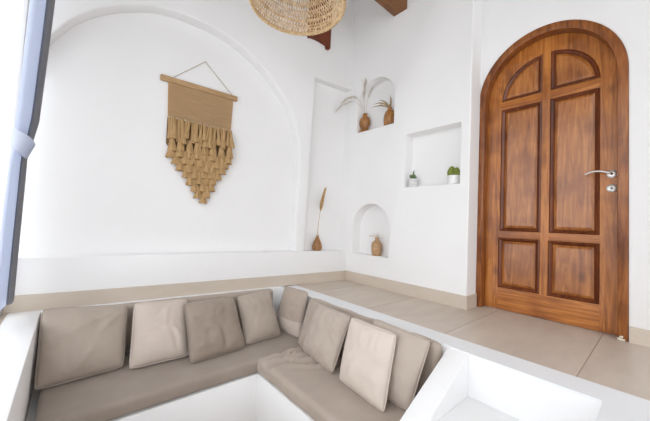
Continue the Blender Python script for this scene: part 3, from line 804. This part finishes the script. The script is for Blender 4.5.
# rectangular niche: two potted plants
ZR = 1.1575
pa = thing('potted_succulent', (2.815,1.797,ZR), 'small green succulent in a speckled white pot at the left of the rectangular niche', 'potted plant')
bm = bmesh.new(); lathe(bm, [(.041,0),(.046,.006),(.049,.09),(.050,.094),(.045,.094),(.043,.082)], (2.815,1.797,ZR), 28); obj('pot', bm, M['pot_speck'], pa)
bm = bmesh.new(); lathe(bm, [(.043,.080),(.03,.086),(.01,.088)], (2.815,1.797,ZR), 20); obj('soil', bm, M['soil'], pa)
bm = bmesh.new(); s3 = Vector((2.815,1.797,ZR+.085)); rnd = random.Random(3)
for k in range(18):
    a = k*2.4; l = .03+.016*rnd.random(); h_ = .025+.035*rnd.random()
    blade(bm, curve(s3, s3+Vector((l*.5*math.cos(a),l*.5*math.sin(a),h_)), s3+Vector((l*math.cos(a),l*math.sin(a),h_*.9)), 7), .010)
blade(bm, curve(s3, s3+Vector((0,-.002,.06)), s3+Vector((-.01,-.018,.108)), 8), .012); blade(bm, curve(s3, s3+Vector((0,-.014,.05)), s3+Vector((-.01,-.004,.085)), 8), .012)
obj('succulent', bm, M['succulent'], pa)
pb = thing('potted_cactus', (2.825,1.347,ZR), 'two-lobed round green cactus in a plain white pot at the right of the rectangular niche', 'potted plant')
bm = bmesh.new(); lathe(bm, [(.050,0),(.056,.006),(.059,.085),(.060,.090),(.054,.090),(.052,.080)], (2.825,1.347,ZR), 32); obj('pot', bm, M['pot_w'], pb)
bm = bmesh.new(); lathe(bm, [(.052,.078),(.03,.084),(.01,.086)], (2.825,1.347,ZR), 20); obj('soil', bm, M['soil'], pb)
for (dy, h_, r_) in ((.020,.110,.038),(-.028,.092,.032)):
    bm = bmesh.new(); seg = 36; rings = []
    for i in range(15):
        t = i/14; z = ZR+.080+h_*t; r = r_*(math.sin(PI*min(.999,.22+.78*t)))**.6
        rings.append([bm.verts.new((2.825+r*(1+.10*math.cos(12*2*PI*k/seg))*math.cos(2*PI*k/seg), 1.347+dy+r*(1+.10*math.cos(12*2*PI*k/seg))*math.sin(2*PI*k/seg), z)) for k in range(seg)])
    for A, B in zip(rings, rings[1:]):
        for k in range(seg): bm.faces.new((A[k],A[(k+1)%seg],B[(k+1)%seg],B[k]))
    bm.faces.new(list(reversed(rings[0]))); bm.faces.new(rings[-1])
    for k in range(70):
        a = k*2.4; t = (k+.5)/70; r = r_*(math.sin(PI*min(.999,.22+.78*t)))**.6*1.05; z = ZR+.080+h_*t
        p = Vector((2.825+r*math.cos(a),1.347+dy+r*math.sin(a),z)); tube(bm, [p, p+Vector((math.cos(a),math.sin(a),.3))*.006], .0008, 3, False)
    obj('cactus_lobe', bm, M['cactus'], pb)

# lower arched niche
ZL = .3595
bm = bmesh.new(); lathe(bm, [(.048,0),(.054,.008),(.064,.07),(.066,.115),(.060,.150),(.042,.172),(.024,.184),(.022,.196),(.030,.212),(.020,.212),(.016,.19)], (2.825,2.273,ZL), 32)
prop(obj('pottery_vase', bm, M['vase_tan']), 'tan pottery vase with narrow neck in the lower arched niche', 'vase')
bm = bmesh.new(); s4 = Vector((2.825,2.273,ZL+.20))
for q in (((2.81,2.31,.62),(2.79,2.38,.575)),((2.81,2.31,.61),(2.79,2.40,.60)),((2.82,2.26,.62),(2.80,2.215,.60)),((2.82,2.25,.60),(2.80,2.20,.575)),((2.82,2.28,.62),(2.80,2.33,.63)),((2.82,2.27,.62),(2.81,2.25,.635))):
    blade(bm, curve(s4, *q, 9), .007)
prop(obj('dried_sprig', bm, M['grass'], base=s4), 'small pale dried sprig in the tan vase in the lower arched niche', 'dried leaves')

# tall alcove bottle
b0 = w1(-.432,.060,.3815)
bm = bmesh.new(); lathe(bm, [(.046,0),(.056,.008),(.062,.035),(.060,.060),(.048,.100),(.030,.140),(.017,.168),(.014,.182),(.017,.186),(.010,.186),(.009,.17)], b0, 32)
prop(obj('teardrop_bottle', bm, M['vase_wood']), 'brown teardrop wooden bottle on the ledge in the tall alcove', 'vase')
bm = bmesh.new(); s5 = b0+Vector((0,0,.175)); top = w1(-.372,.045,1.10)
P = curve(s5, s5+Vector((-.004,0,.25)), top, 22); tube(bm, P, lambda t: .0042-.002*t, 6)
plume(bm, P[12:], .026, 330, .10, 21, .0022); plume(bm, P[14:-3], .032, 170, .09, 22, .0022)
prop(obj('dried_plume', bm, M['grass_gold'], base=s5), 'single tall golden dried plume standing in the teardrop bottle', 'dried grass')

# ------------------------------------------------------------------ light
wd = bpy.data.worlds.new('sky'); sc.world = wd; wd.use_nodes = True
nt = wd.node_tree; bg = nt.nodes['Background']; bg.inputs[0].default_value = (.955,.982,1.02,1)
tcw = nt.nodes.new('ShaderNodeTexCoord'); spw = nt.nodes.new('ShaderNodeSeparateXYZ'); mrw = nt.nodes.new('ShaderNodeMapRange')
nt.links.new(tcw.outputs['Generated'], spw.inputs[0]); nt.links.new(spw.outputs['X'], mrw.inputs[0])
mrw.inputs[1].default_value = .5; mrw.inputs[2].default_value = -.9; mrw.inputs[3].default_value = .8; mrw.inputs[4].default_value = 1.9   # brightest on the garden side
grw = nt.nodes.new('ShaderNodeMapRange'); nt.links.new(spw.outputs['Z'], grw.inputs[0])
grw.inputs[1].default_value = -.12; grw.inputs[2].default_value = .10; grw.inputs[3].default_value = .85; grw.inputs[4].default_value = 1.12   # garden ground darker than the sky
mlw = nt.nodes.new('ShaderNodeMath'); mlw.operation = 'MULTIPLY'; nt.links.new(mrw.outputs[0], mlw.inputs[0]); nt.links.new(grw.outputs[0], mlw.inputs[1])
nt.links.new(mlw.outputs[0], bg.inputs[1])
sc.view_settings.view_transform = 'Standard'; sc.view_settings.look = 'None'; sc.view_settings.gamma = 1; sc.view_settings.use_curve_mapping = False
sc.view_settings.exposure = .58
sc.cycles.max_bounces = 10; sc.cycles.diffuse_bounces = 8
